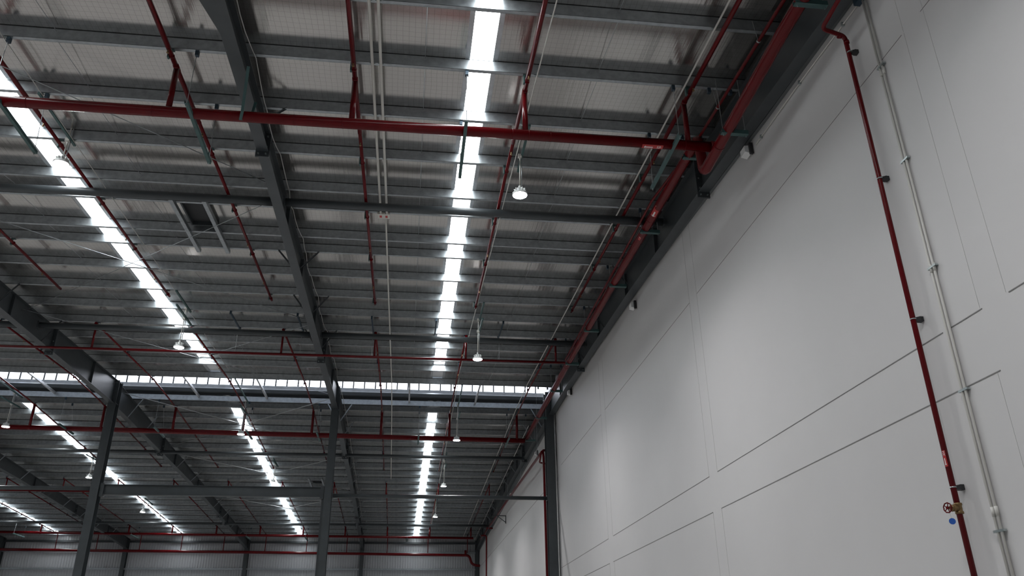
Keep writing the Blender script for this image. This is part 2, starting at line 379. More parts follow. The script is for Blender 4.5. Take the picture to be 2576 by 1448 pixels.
# ------------------------------------------------------------------ columns
def column(x, y, w_, d_, ztop, label, group=None, name='column'):
    t_ = thing(name, label, 'column', (x, y, ZF), group)
    MB().box(x-.006, x+.006, y-d_/2+.016, y+d_/2-.016, ZF+.03, ztop).build('web', 'steel', t_)
    for s_ in (-1, 1):
        y0 = y+s_*(d_/2-.008)
        MB().box(x-w_/2, x+w_/2, y0-.008, y0+.008, ZF+.03, ztop).build('flange', 'steel', t_)
    MB().box(x-w_/2-.06, x+w_/2+.06, y-d_/2-.06, y+d_/2+.06, ZF, ZF+.03).build('base_plate', 'steel', t_)
    return t_
c1 = column(-12.22, RID, .31, .42, 10.86, 'dark steel column at the left, under the ridge', 'ridge columns')
c2 = column(-3.25, RID, .29, .42, 10.86, 'dark steel column in the middle, under the ridge', 'ridge columns')
c3 = column(5.92, RID, .37, .40, 10.86, 'dark steel column standing against the white wall', 'ridge columns')
for t_, x in ((c1, -12.22), (c2, -3.25), (c3, 5.92)):
    for dz in (9.9, 10.8): MB().box(x-.13, x+.13, RID-.19, RID+.19, dz, dz+.014).build('stiffener', 'steel', t_)
for x, s_ in ((5.72, 'in the corner of the end wall'), (-3.56, 'behind the middle column'), (-12.56, 'midway between the left and middle columns'), (-21.75, 'just right of the left column foot'), (-30.9, 'at the left edge of the picture')):
    column(x, YE-.25, .30, .42, zb(YE-.5)-.02, 'distant dark column on the end wall, ' + s_, 'end wall columns', 'end_column')
tag(MB().box(-3.50, -3.405, RID+.0, RID+.14, ZF, 6.2).build('post', 'steel'), 'slim dark post tight against the left of the middle column, below the beam', 'post')
# girts on the end wall
for i, (z0, z1, s_) in enumerate(((8.28, 8.42, 'upper'), (7.0, 7.12, 'lower'))):
    b = MB().box(XL, 5.7, YE-.24, YE-.045, z0, z0+.006); b.box(XL, 5.7, YE-.245, YE-.238, z0, z1); b.box(XL, 5.7, YE-.24, YE-.18, z1-.006, z1)
    tag(b.build('girt', 'galv'), '%s horizontal steel girt across the ribbed end wall' % s_, 'girt', 'end wall girts')
tag(MB().box(XL, 5.7, YE-.3, YE-.05, 9.02, 9.16).build('eave_beam', 'steel'), 'dark eave beam along the top of the ribbed end wall', 'beam')

# ------------------------------------------------------------------ beam and tube between columns
t_ = thing('tie_beam', 'deep dark I-beam between the left and middle columns', 'beam', (-7.7, RID, 6.24))
for nm, z0, z1, hw in (('bottom_flange', 6.22, 6.236, .10), ('top_flange', 6.60, 6.616, .10), ('web', 6.236, 6.60, .006)):
    MB().box(-12.05, -3.42, RID-hw, RID+hw, z0, z1).build(nm, 'steel', t_)
for x in (-12.05, -3.56): MB().box(x, x+.14, RID-.12, RID+.12, 6.15, 6.66).build('end_plate', 'steel', t_)
def strut(pts, rad, label, grp, m='steel'):
    t_ = thing('strut_tube', label, 'strut', pts[0], grp)
    MB().tube(pts, rad, 16).build('tube', m, t_, True)
    a, b_ = Vector(pts[0]), Vector(pts[-1]); d = (b_-a).normalized()
    for p in (a, b_):
        q = MB(); q.bar(p-d*.02, p+d*.02, .22, .22); q.build('end_cap', 'steel', t_)
    return t_
strut([(-3.08, RID, 6.30), (5.74, RID, 6.30)], .078, 'slim grey tube between the middle column and the wall column', 'column struts')
strut([(-21.2, RID, 6.46), (-12.4, RID, 6.46)], .078, 'slim grey tube left of the left column, at beam height', 'column struts')
NM = ['right of the middle rafter', 'left of the middle rafter', 'left of the left rafter']
for zz, yy, where in ((9.80, 16.75, 'row nearest the viewer'), (10.12, 25.95, 'row just below the ridge')):
    for (xa, xb), s_ in zip(((-3.15, 5.9), (-12.1, -3.35), (-21.3, -12.4)), NM):
        if yy < 20 and xa < -15: continue
        strut([(xa, yy, zz), (xb, yy, zz)], .095, 'dark round strut tube, %s, %s' % (where, s_), 'near slope struts')
for zz, yy, where in ((9.72, 41.55, 'first row beyond the ridge'), (8.95, 59.0, 'second row beyond the ridge')):
    for (xa, xb), s_ in zip(((-3.2, 5.9), (-12.2, -3.4), (-21.3, -12.4), (-30.4, -21.5)), NM+['leftmost bay']):
        strut([(sh(xa, yy), yy, zz), (sh(xb, yy), yy, zz)], .085, 'distant dark strut tube, %s, %s' % (where, s_), 'far slope struts')

# diagonal bracing rods
def rod(name, a, c, rad, label, cat, grp, m='rod', n=6):
    return tag(MB().tube([a, c], rad, n).build(name, m, None, True), label, cat, grp)
NA = [(-12.2, 7.9, -3.35, 16.0, 'rising right above the main pipe'), (-12.2, 16.6, -3.35, 25.0, 'descending right across the second rooflight strip'), (-3.35, 16.7, -12.2, 25.0, 'descending left under the roof vent'),
      (-12.2, 24.8, -3.35, 34.3, 'just below the ridge, descending right'), (-3.35, 25.2, -12.2, 33.4, 'just below the ridge, descending left')]
for xa, ya, xb, yb, s_ in NA:
    rod('brace_rod', (xa, ya, zb(ya)-.26), (xb, yb, zb(yb)-.26), .009, 'thin bracing rod of the near slope, ' + s_, 'brace rod', 'diagonal roof bracing', 'galv')
NBr = [(-12.2, 34.6, -3.35, 42.7, 'first pair beyond the ridge, descending right'), (-3.35, 34.5, -12.2, 42.5, 'first pair beyond the ridge, descending left'),
       (-12.3, 43.6, -3.4, 51.6, 'second pair beyond the ridge, descending right'), (-3.4, 43.6, -12.3, 51.6, 'second pair beyond the ridge, descending left'),
       (-12.4, 52.4, -3.5, 60.6, 'third pair beyond the ridge, descending right'), (-3.5, 52.4, -12.4, 60.6, 'third pair beyond the ridge, descending left')]
for xa, ya, xb, yb, s_ in NBr:
    rod('brace_rod', (xa, ya, zb(ya)-.26), (xb, yb, zb(yb)-.26), .016, 'thin bracing rod of the far slope, ' + s_, 'brace rod', 'diagonal roof bracing')
for x, s_ in ((3.18, 'right of the nearest rooflight strip'), (-.04, 'left of the nearest rooflight strip'), (-6.4, 'right of the second rooflight strip'), (-9.4, 'left of the second rooflight strip')):
    b = MB()
    for ya, yb in zip(PA, PA[1:]): b.tube([(x, ya-.02, zb(ya)+.05), (x, yb-.09, zb(yb)+.17)], .006, 5)
    tag(b.build('bridging_rod', 'rod'), 'thin bridging rod linking the near purlins, ' + s_, 'rod', 'purlin bridging rods')

# ------------------------------------------------------------------ sprinkler pipework
def ring(p, ax, rad, ln, m='red'):
    d = {'x': Vector((1, 0, 0)), 'y': Vector((0, 1, 0)), 'z': Vector((0, 0, 1))}[ax]*ln/2
    return MB().tube([Vector(p)-d, Vector(p)+d], rad, 16)
def main_pipe(x0, x1, y, z, rad, label, rings, z0=None):
    z0 = z if z0 is None else z0
    t_ = thing('sprinkler_main', label, 'pipe', ((x0+x1)/2, y, z), 'cross mains of the sprinkler system')
    MB().tube([(x0, y, z0), (x1, y, z)], rad, 24).build('pipe', 'red', t_, True)
    for x in rings:
        zz = z0+(z-z0)*(x-x0)/(x1-x0)
        ring((x, y, zz), 'x', rad*1.035, .012).build('coupling_ring', 'red', t_, True)
    return t_
p1 = main_pipe(-13.5, 5.46, 12.15, 8.79, .098, 'thick red sprinkler main crossing the picture below the near roof', [-12.6, -10, -6.75, -4.7, -2.3, -1.45, 1.6, 1.9, 2.3, 4.85], 8.80)
ring((5.42, 12.15, 8.79), 'x', .115, .16).build('elbow_socket', 'red', p1, True)
p2 = main_pipe(-21, 5.22, 26.35, 9.55, .042, 'slim red sprinkler main crossing just below the ridge', [-6.1, -3, -1.65, 4.3, 4.98, -10.9], 9.50)
main_pipe(-21, 5.25, 36.9, 9.46, .112, 'thick red sprinkler main just beyond the ridge', [-18, -12, -6, 0, 4.9], 9.63)
main_pipe(-24, 4.9, 50.05, 9.35, .045, 'slim red sprinkler main above the grey tube, far slope', [-8, 0], 9.35)
f1 = main_pipe(-31, 4.95, 63.3, 8.70, .088, 'upper red sprinkler main in front of the far end wall', [-24, -12, 0], 8.93)
t_ = thing('sprinkler_main', 'lower red sprinkler main in front of the far end wall, bending down in the corner', 'pipe', (-12, 66.5, 7.9), 'cross mains of the sprinkler system')
MB().tube([(-32, 66.5, 8.14)] + route([(-12, 66.5, 8.0), (4.9, 66.5, 7.84), (5.1, 66.5, 7.15), (5.75, 66.5, 7.05)], .28), .10, 16).build('pipe', 'red', t_, True)
ring((4.6, 66.5, 7.99), 'z', .085, .45).build('stub', 'red', t_, True)

def branch(x, y0, y1, risers, label, near=True, rad=.036, drop=None):
    z = lambda y: zb(y)-.13
    t_ = thing('sprinkler_branch', label, 'pipe', (sh(x, y0), y0, z(y0)), 'branch lines of the sprinkler system')
    X = lambda y: sh(x, y)
    if y0 < RID < y1: pts = [(X(y0), y0, z(y0)), (X(33), 33, z(33)), (X(36), 36, z(36)), (X(y1), y1, z(y1))]
    else: pts = [(X(y0), y0, z(y0)), (X(y1), y1, z(y1))]
    if near:
        MB().tube([(X(y0), y0, z(y0)), (X(13.9), 13.9, z(13.9))], .044, 14).build('pipe', 'red', t_, True)
        MB().tube([(X(13.9), 13.9, z(13.9)), (X(y1), y1, z(y1))], rad, 14).build('pipe', 'red', t_, True)
    else:
        if drop: pts = pts[:-1] + route([pts[-1], (X(y1), 66.5, z(66.5)), (X(y1), 66.5, drop)], .2)
        MB().tube(pts, rad, 10).build('pipe', 'red', t_, True)
    for yr, zm, rr in risers:
        MB().tube([(X(yr), yr, zm), (X(yr), yr, z(yr))], rr, 12).build('riser', 'red', t_, True)
        ring((X(yr), yr, z(yr)), 'y', rad*1.45, .16).build('tee', 'red', t_, True)
    ys = [p for p in (PA if y0 < RID else []) + PB if y0 < p < y1]
    for y in ys[::2]:
        c_ = MB(); c_.box(X(y)-rad-.035, X(y)-rad-.005, y-.05, y+.02, z(y)-.05, zb(y)+.004); c_.box(X(y)-rad-.035, X(y)+.03, y-.05, y+.02, zb(y)-.012, zb(y)-.001)
        cp = c_.build('pipe_clip', 'teal' if near else 'clip', t_)
        sub(ring((X(y), y-.015, z(y)), 'y', rad+.012, .03), 'clip_band', 'red', cp, True)
    y = y0+1.9; k = 0
    while y < y1-.3:
        s_ = MB().lathe([(.012, 0), (.012, -.05), (.022, -.055), (.022, -.07)], (X(y)+.0, y, z(y)-rad), 8)
        s_.build('sprinkler_head', 'brass', t_); y += 2.6
    return t_
XB = [4.93, 1.84, -1.30, -4.45, -7.48, -10.52]
WB = ['nearest the white wall', 'right of the nearest rooflight strip', 'left of the nearest rooflight strip', 'left of the middle rafter', 'beside the second rooflight strip', 'at the far left edge']
for x, s_ in zip(XB, WB):
    zm = 8.79
    branch(x, 4.5, 23.55 if x > -10 else 23.3, [(12.15, zm, .052)], 'red sprinkler branch under the near slope, ' + s_)
XB2 = [4.90, 1.75, -1.37, -4.47, -7.5, -10.52, -13.55, -16.5]
WB2 = ['nearest the wall', 'second from the wall', 'third from the wall', 'fourth from the wall', 'fifth from the wall', 'sixth from the wall', 'seventh from the wall', 'eighth from the wall']
for x, s_ in zip(XB2, WB2):
    rs = [(36.85, 9.5, .058)] if x < -13 or -8 < x < -7 else [(26.38, 9.54, .035), (36.85, 9.5, .058)]
    branch(x, 26.38, 46.9, rs, 'red sprinkler branch passing under the ridge, ' + s_, False, .033)
for x, s_ in zip([5.0, 1.9, -1.25, -4.35, -7.4, -10.5, -13.6, -16.7, -19.7, -22.8, -25.7], WB2+['ninth from the wall', 'tenth from the wall', 'eleventh from the wall']):
    branch(x, 49.9, 66.3, [(50.05, 9.35, .035), (63.3, 8.8, .058)], 'distant red sprinkler branch above the end wall mains, ' + s_, False, .03, 8.0)

# wall header: comes along the wall, turns up and carries on higher under the purlins
t_ = thing('header_pipe', 'thick red header pipe running down the wall side, near half, with its U-bend', 'pipe', (5.42, 5, 8.7))
MB().tube([(5.42, 4.5, 8.80)] + route([(5.42, 9, 8.80), (5.42, 12.75, 8.62), (5.40, 12.80, 9.45), (5.42, 14.2, 9.50)], .16) + [(5.42, 20, 9.62), (5.42, 27, 9.70), (5.42, 33, 9.72), (5.34, 37.0, 9.60)], .104, 20).build('pipe', 'red', t_, True)
for y, z in ((7.9, 8.8), (11.9, 8.66), (13.6, 9.48), (16.2, 9.545), (27.1, 9.70)): ring((5.42, y, z), 'y', .109, .02).build('coupling_ring', 'red', t_, True)
t_ = thing('thin_header', 'thin red pipe running beside the thick wall header', 'pipe', (5.5, 5, 9.2))
MB().tube([(5.47, 4.5, 9.10), (5.44, 13, 9.50), (5.25, 15.5, 9.62), (5.20, 26.2, 9.60)], .03, 10).build('pipe', 'red', t_, True)
for y in (6.9, 9.9, 11.8):
    ring((5.45, y, 9.10+.047*(y-4.5)), 'y', .036, .025).build('strap', 'zinc', t_, True)
    MB().tube([(5.44, y, 9.13+.047*(y-4.5)), (5.40, y, zb(y))], .005, 5).build('hanger_rod', 'rod', t_)
# far wall fire pipe
t_ = thing('wall_fire_pipe', 'long red pipe running along the white wall beyond the wall column', 'pipe', (5.8, 40, 8.5))
X = lambda y, x=5.80: sh(x, y)
MB().tube([(5.74, 35.0, 8.50), (X(36.2), 36.2, 8.58), (X(45), 45, 8.66), (X(64), 64, 8.72)], .06, 12).build('pipe', 'red', t_, True)
for y in (36.6, 42, 47.5, 53): MB().tube([(X(y), y, 8.6), (X(y), y, zb(y)-.3)], .008, 5).build('hanger_rod', 'rod', t_)
t_ = thing('fire_riser', 'dark red vertical pipe close to the left of the wall column', 'pipe', (5.75, 34.9, ZF))
MB().tube(route([(6.1, 35.3, 8.62), (5.80, 35.2, 8.62), (5.80, 35.0, 8.30), (5.79, 34.9, 7.9), (5.80, 34.8, ZF)], .1), .055, 10).build('pipe', 'red', t_, True)
MB().tube(route([(6.1, 36.2, 8.25), (5.78, 36.0, 8.25), (5.72, 35.2, 8.45)], .08), .04, 8).build('side_arm', 'red', t_, True)
t_ = thing('fire_riser', 'distant red vertical pipe on the white wall near the far corner', 'pipe', (5.6, 60, ZF))
MB().tube(route([(sh(5.45, 60), 60, 8.43), (sh(5.85, 60), 60, 8.43), (sh(5.85, 60), 60, ZF)], .15), .055, 10).build('pipe', 'red', t_, True)
MB().tube([(sh(5.7, 60), 58.5, 8.72), (sh(6.15, 60), 58.5, 8.72)], .06, 10).build('cross_arm', 'red', t_, True)
t_ = thing('wall_bracket', 'small triangular steel wall bracket beyond the wall column', 'bracket', (5.9, 51.4, 8.2))
b = MB(); y = 51.4; b.bar((sh(6.19, y), y, 8.42), (sh(5.35, y), y, 8.42), .05, .05); b.bar((sh(6.17, y), y, 7.95), (sh(6.17, y), y, 8.44), .05, .05); b.bar((sh(6.17, y), y, 8.02), (sh(5.65, y), y, 8.40), .04, .04)
b.build('frame', 'steel', t_)

# hangers on the wall header (teal channel under the pipe, two rods up to the purlins)
def trapeze_x(x0, x1, y, z, yt, label):
    t_ = thing('pipe_hanger', label, 'pipe hanger', ((x0+x1)/2, y, z), 'header pipe hangers')
    b = MB(); b.box(x0, x1, y-.045, y+.045, z-.006, z); b.box(x0, x1, y-.045, y-.041, z, z+.075); b.box(x0, x1, y+.041, y+.045, z, z+.075)
    b.build('channel', 'teal', t_)
    for x in (x0+.04, x1-.04):
        MB().tube([(x, y, z-.05), (x, y, zb(yt)-.05)], .006, 6).build('hanger_rod', 'rod', t_)
        MB().box(x-.03, x+.03, yt-.06, yt+.01, zb(yt)-.10, zb(yt)+.004).build('purlin_clip', 'clip', t_)
HW = [(8.4, 8.70, 'topmost, near the top edge of the picture'), (11.45, 8.60, 'just above the junction with the thick cross main'),
      (13.40, 9.38, 'just below the U-bend'), (16.68, 9.44, 'beside the first strut tube'), (19.9, 9.50, 'third below the U-bend'), (23.38, 9.55, 'fourth below the U-bend'),
      (26.6, 9.58, 'where the slim main joins'), (29.8, 9.60, 'last before the ridge opening'), (33.6, 9.60, 'in front of the ridge opening'), (36.95, 9.47, 'at the far end of the header')]
for y, z, s_ in HW:
    x0, x1 = (5.28, 5.78) if y < 12 else (5.28, 5.76)
    trapeze_x(x0, x1, y, z-.006, min(PA+PB, key=lambda p: abs(p-y)), 'teal hanger under the wall header, ' + s_)
# trapezes along the thick cross mains: channels running with the slope
def trapeze_y(x, ya, yb, z, label, grp, wd=.06, zt=None):
    t_ = thing('channel_hanger', label, 'pipe hanger', (x, (ya+yb)/2, z), grp)
    b = MB(); b.box(x-wd/2, x+wd/2, ya, yb, z-.006, z); b.box(x-wd/2, x-wd/2+.005, ya, yb, z, z+.06); b.box(x+wd/2-.005, x+wd/2, ya, yb, z, z+.06)
    b.build('channel', 'teal', t_)
    for y in (ya+.05, yb-.05):
        yt = min(PA+PB, key=lambda p: abs(p-y))
        MB().tube([(x, y, z-.05), (x, yt-.04, zb(yt)-.06)], .006, 6).build('hanger_rod', 'rod', t_)
        MB().box(x-.03, x+.03, yt-.06, yt+.01, zb(yt)-.10, zb(yt)+.004).build('purlin_clip', 'clip', t_)
    return t_
for x, s_ in ((4.62, 'near the wall'), (.73, 'in front of the nearest rooflight strip'), (-4.03, 'left of the middle rafter'), (-7.15, 'at the left edge by the second rooflight strip')):
    z = 8.695
    trapeze_y(x, 11.72, 13.58, z, 'teal hanger under the near thick main, ' + s_, 'near cross main hangers')
t_ = thing('pipe_strap', 'teal strap hanger around the near thick main beside the middle rafter', 'pipe hanger', (-3.18, 12.1, 8.75))
zq = 8.80
b = MB(); b.bar((-3.05, 11.5, 9.38), (-3.16, 11.98, zq-.02), .012, .05, (1, 0, 0)); b.bar((-3.16, 11.98, zq-.02), (-3.20, 12.10, zq-.11), .012, .05, (1, 0, 0)); b.bar((-3.20, 12.10, zq-.11), (-3.14, 12.5, 8.92), .012, .05, (1, 0, 0)); b.bar((-3.14, 12.5, 8.92), (-3.1, 12.55, 9.42), .012, .05, (1, 0, 0))
b.build('strap', 'teal', t_)
for x, s_ in ((4.42, 'near its right end'), (.32, 'in front of the nearest rooflight strip'), (-4.18, 'left of the middle column'), (-7.23, 'in front of the second rooflight strip'), (-11.1, 'right of the left column'), (-15.0, 'left of the left column')):
    trapeze_y(x, 36.0, 37.7, 9.34+(0.01*(4-x)), 'pale hanger under the thick main beyond the ridge, ' + s_, 'far cross main hangers', .07)
# slim main: channel between purlins and one rod
for x, s_ in ((2.90, 'right of the pendant lamp'), (.66, 'left edge of the nearest rooflight strip'), (-1.46, 'right of the middle rafter'), (-3.85, 'left of the middle rafter'), (-5.96, 'right of the second rooflight strip')):
    t_ = thing('rod_hanger', 'thin rod hanger of the slim cross main, ' + s_, 'pipe hanger', (x, 26.2, zb(26)-.08), 'slim cross main hangers')
    b = MB(); b.bar((x, 24.96, zb(24.96)-.06), (x, 26.95, zb(26.95)-.06), .045, .045); b.build('channel', 'clip', t_)
    MB().tube([(x, 26.35, 9.52), (x, 26.35, zb(26.35)-.06)], .007, 6).build('hanger_rod', 'rod', t_)
    for y in (25.03, 26.61): MB().box(x-.03, x+.03, y-.06, y+.01, zb(y)-.10, zb(y)+.004).build('purlin_clip', 'clip', t_)
for x, z, s_ in ((-27.5, 8.80, 'at the far left'), (-19.6, 8.77, 'right of the left column'), (-11.6, 8.72, 'between the two columns'), (-7.4, 8.66, 'by the second rooflight strip'), (0, 8.66, 'left of the nearest rooflight strip')):
    trapeze_y(x, 62.8, 64.6, z-.07, 'distant pale channel hanger under the upper end wall main, ' + s_, 'end wall main hangers', .09)

# labels on pipes: letters bent round the pipe
def bent_text(txt, size, place, name, m, parent, extra=None):
    cu = bpy.data.curves.new('tmp', 'FONT'); cu.body = txt; cu.size = size; cu.align_x = 'CENTER'; cu.align_y = 'CENTER'
    ob = bpy.data.objects.new('tmp', cu); COL.objects.link(ob)
    dg = bpy.context.evaluated_depsgraph_get(); dg.update(); me = bpy.data.meshes.new_from_object(ob.evaluated_get(dg))
    vs = [(v.co.x, v.co.y) for v in me.vertices]; fs = [tuple(p.vertices) for p in me.polygons]
    bpy.data.objects.remove(ob); bpy.data.meshes.remove(me)
    b = MB(); fine(b, vs, fs, place)
    return b
def fine(b, vs, fs, place):
    bm = bmesh.new(); q = [bm.verts.new((x, y, 0)) for x, y in vs]
    for f_ in fs: bm.faces.new([q[i] for i in f_])
    for _ in range(3):
        bmesh.ops.triangulate(bm, faces=bm.faces[:])
        L_ = [e for e in bm.edges if e.calc_length() > .006]
        if L_: bmesh.ops.subdivide_edges(bm, edges=L_, cuts=1, use_grid_fill=False)
    bm.verts.index_update()
    b.add([place(v.co.x, v.co.y) for v in bm.verts], [tuple(v.index for v in f_.verts) for f_ in bm.faces]); bm.free()
def arrow2d(cx, cy, ln, h, s_):
    return [(cx-s_*ln/2, cy), (cx-s_*(ln/2-h*.9), cy+h), (cx-s_*(ln/2-h*.9), cy+h*.35), (cx+s_*ln/2, cy+h*.35), (cx+s_*ln/2, cy-h*.35), (cx-s_*(ln/2-h*.9), cy-h*.35), (cx-s_*(ln/2-h*.9), cy-h)]
def pipe_label(t_, origin, along, up, rad, txt, size, w0, w1, h0, h1, ax, arr=None):
    o = Vector(origin); A = Vector(along).normalized(); N = Vector(up).normalized(); U = N.cross(A)   # N: outward normal at the label centre
    def place(x, y, e=.003):
        a = y/rad; return o + A*x + (N*math.cos(a) + U*math.sin(a))*(rad+e)
    b = MB(); k = 8; vs = []; fs = []
    for i in range(k+1):
        yy = h0+(h1-h0)*i/k; vs += [place(w0, yy, .0015), place(w1, yy, .0015)]
    fs = [(2*i, 2*i+1, 2*i+3, 2*i+2) for i in range(k)]
    lb = b.add(vs, fs).build('pipe_label', 'labelred', t_)
    tb = bent_text(txt, size, lambda x, y: place(x+ax, y), 'letters', 'white', t_)
    if arr:
        P = arrow2d(*arr); fine(tb, P, [(0, 1, 6), (2, 3, 4, 5)], place)
    sub(tb, 'letters', 'white', lb)
pipe_label(p1, (4.22, 12.15, 8.79), (1, 0, 0), (0, -.1, -1), .098, 'SP', .085, -.20, .20, -.055, .055, .12, (-.08, 0, .17, .035, 1))
hdr = [o for o in bpy.data.objects if o.name == 'header_pipe'][0]
pipe_label(hdr, (5.42, 15.6, 9.532), (0, -1, .02), (-.55, 0, -.85), .104, 'SP', .13, -.3, .35, -.07, .07, .14, (-.2, 0, .2, .05, 1))
pipe_label(hdr, (5.42, 17.0, 9.56), (0, -1, .02), (-.55, 0, -.85), .104, 'SP', .05, -.12, .12, -.03, .03, 0, None)

# ------------------------------------------------------------------ right wall services
t_ = thing('fire_riser', 'glossy red vertical pipe down the near white wall, with a brass valve', 'pipe', (6.08, 8.56, ZF))
MB().tube([(5.71, 4.5, 8.74)] + route([(5.71, 6.1, 8.61), (5.69, 8.50, 8.36), (6.08, 8.58, 8.33), (6.08, 8.56, 6.5)], .09) + [(6.08, 8.54, ZF)], .033, 16).build('pipe', 'red', t_, True)
ring((6.00, 8.58, 8.33), 'x', .039, .05).build('socket', 'red', t_, True); ring((6.08, 8.57, 8.21), 'z', .039, .05).build('socket', 'red', t_, True)
ring((5.70, 7.73, 8.44), 'y', .036, .02).build('strap', 'zinc', t_, True)
for z in (8.01, 5.85, 3.81, 1.76):
    c_ = ring((6.08, 8.55, z), 'z', .038, .012).build('clamp_band', 'zinc', t_, True)
    b = MB(); b.hexa([(6.10, 8.53, z-.02), (6.10, 8.57, z-.02), (6.10, 8.57, z+.02), (6.10, 8.53, z+.02), (6.16, 8.51, z-.03), (6.16, 8.59, z-.03), (6.16, 8.59, z+.03), (6.16, 8.51, z+.03)])
    b.box(6.15, 6.198, 8.515, 8.585, z-.03, z+.03); b.build('stand_off', 'black', t_)
# valve with handwheel
vz = 1.525; vc = (6.08, 8.54, vz)
b = MB().lathe([(.040, -.06), (.046, -.055), (.046, -.035), (.038, -.03), (.040, 0), (.038, .03), (.046, .035), (.046, .055), (.040, .06)], vc, 16)
b.tube([(6.08, 8.54, vz), (6.02, 8.525, vz), (5.985, 8.516, vz)], [.036, .036, .030], 14); b.tube([(5.985, 8.516, vz), (5.97, 8.512, vz)], [.04, .03], 14)
vb = b.build('valve_body', 'brass', t_, True)
ax = Vector((-.97, -.25, 0)).normalized(); sd = Vector((.25, -.97, 0)); hc = Vector((6.08, 8.54, vz)) + ax*.165
b = MB(); b.tube([Vector((5.975, 8.513, vz)), hc], .008, 8); sub(b, 'valve_stem', 'brass', vb, True)
b = MB(); R_ = .052; pts = [hc + (sd*math.cos(2*PI*i/24) + Vector((0, 0, 1))*math.sin(2*PI*i/24))*R_*(1+.05*math.cos(6*PI*i/8)) for i in range(25)]
b.tube(pts, .007, 8, False)
for i in range(5):
    a = 2*PI*i/5; b.tube([hc, hc + (sd*math.cos(a) + Vector((0, 0, 1))*math.sin(a))*R_], .005, 6)
b.tube([hc-ax*.01, hc+ax*.01], .016, 10); sub(b, 'handwheel', 'red', vb, True)
g = thing('valve_tag', 'round blue tag hanging from the red valve handwheel', 'tag', (5.92, 8.50, 1.35))
tc_ = hc + Vector((.02, .0, -.145))
MB().tube([hc + Vector((.01, 0, -.058)), tc_ + Vector((0, 0, .03))], .0015, 4).build('cord', 'cable', g)
vv = Vector((-.55, -.83, .0)).normalized()
MB().tube([tc_-vv*.002, tc_+vv*.002], .034, 28).build('disc', 'blue', g)
pipe_label(t_, (6.08, 8.54, 2.09), (0, 0, -1), (-.95, -.25, 0), .033, 'HY', .042, -.085, .10, -.02, .02, -.05, (.045, 0, .08, .014, -1))
# twin conduits
for k, (yy, s_) in enumerate(((8.065, 'right-hand'), (8.125, 'left-hand'))):
    t_ = thing('wall_conduit', '%s of the two thin white conduits running down the white wall' % s_, 'conduit', (6.17, yy, ZF), 'twin wall conduits')
    MB().tube([(6.17, yy+.01, 8.72), (6.17, yy, ZF)], .0155, 10).build('conduit', 'pvc', t_, True)
    for z in (7.28, 4.30, 1.42): ring((6.17, yy, z), 'z', .019, .10).build('coupler', 'pvc', t_, True)
for z, s_ in ((7.38, 'topmost'), (5.85, 'second from the top'), (4.31, 'third from the top'), (2.76, 'fourth from the top'), (1.22, 'lowest')):
    t_ = thing('conduit_saddle', 'small zinc saddle clip across the twin wall conduits, ' + s_, 'clip', (6.17, 8.09, z), 'conduit saddles')
    b = MB(); b.box(6.15, 6.192, 8.015, 8.175, z-.012, z+.012); b.build('strip', 'zinc', t_)
    for yy in (8.065, 8.125): MB().tube([(6.17, yy, z-.014), (6.17, yy, z+.014)], .022, 10).build('loop', 'zinc', t_)
t_ = thing('wall_top_conduit', 'thin white conduit running along the top of the white wall', 'conduit', (6.17, 5, 8.6))
MB().tube([(6.18, 4.5, 8.52), (6.18, 8.36, 8.66), (6.18, 10.14, 8.75), (6.18, 12.0, 8.80)], .013, 8).build('conduit', 'pvc', t_, True)
for y, z in ((6.5, 8.59), (8.7, 8.68), (10.14, 8.75), (11.73, 8.79)): MB().box(6.155, 6.198, y-.015, y+.015, z-.035, z+.035).build('saddle', 'zinc', t_)
MB().box(6.10, 6.195, 8.05, 8.25, 8.60, 8.85).build('junction_box', 'clip', t_)
def detector(y, z, label):
    x = sh(6.1, y); t_ = thing('wall_detector', label, 'detector', (x, y, z-.1), 'detectors under the wall rafter')
    MB().box(x+.02, x+.085, y-.12, y-.07, z-.13, z+.11).build('mounting_plate', 'black', t_)
    b = MB(); b.hexa([(x-.06, y-.07, z-.07), (x+.06, y-.07, z-.10), (x+.06, y+.14, z-.10), (x-.06, y+.14, z-.07), (x-.06, y-.07, z+.06), (x+.06, y-.07, z+.08), (x+.06, y+.14, z+.08), (x-.06, y+.14, z+.06)])
    b.build('housing', 'white', t_)
    MB().lathe([(.05, 0), (.045, .03)], (x-.0, y+.15, z), 12, 'y').build('lens', 'black', t_, True)
for y, z, s_ in ((12.25, 8.83, 'nearest, at the end of the wall-top conduit'), (20.6, 9.26, 'second, halfway to the ridge'), (30.2, 9.80-.08, 'third, just before the wall column'), (38.8, 9.35, 'just beyond the wall column'), (48.3, 9.15, 'farthest, above the long wall pipe')):
    detector(y, z, 'small white beam detector under the wall rafter, ' + s_)

# ------------------------------------------------------------------ conduits under the roof
def roof_conduit(x, y0, y1, rad, label, step=1.62, name='roof_conduit', m='pvc', dz=-.03, saddles=True, x2=None):
    X = lambda y: (x if x2 is None else x+(x2-x)*(y-y0)/(y1-y0)) - .008*max(0, y-RID)
    t_ = thing(name, label, 'conduit', (X(y0), y0, zb(y0)), 'conduits under the roof')
    ys = [y0] + [p for p in PA+PB if y0 < p < y1] + [y1]
    MB().tube([(X(y), y, zb(y)+dz) for y in ys], rad, 8).build('conduit', m, t_, True)
    if saddles:
        for y in ys[1:-1]: MB().box(X(y)-.05, X(y)+.05, y-.06, y-.04, zb(y)-.012, zb(y)-.001).build('saddle', 'zinc', t_)
    return t_
roof_conduit(-.83, 4.5, 17.55, .027, 'right-hand white conduit of the pair left of the nearest rooflight strip, near part')
roof_conduit(-.98, 4.5, 17.55, .027, 'left-hand white conduit of the pair left of the nearest rooflight strip')
roof_conduit(-.86, 17.75, 49.3, .022, 'long single white conduit continuing under the ridge from the paired conduits', x2=-.98)
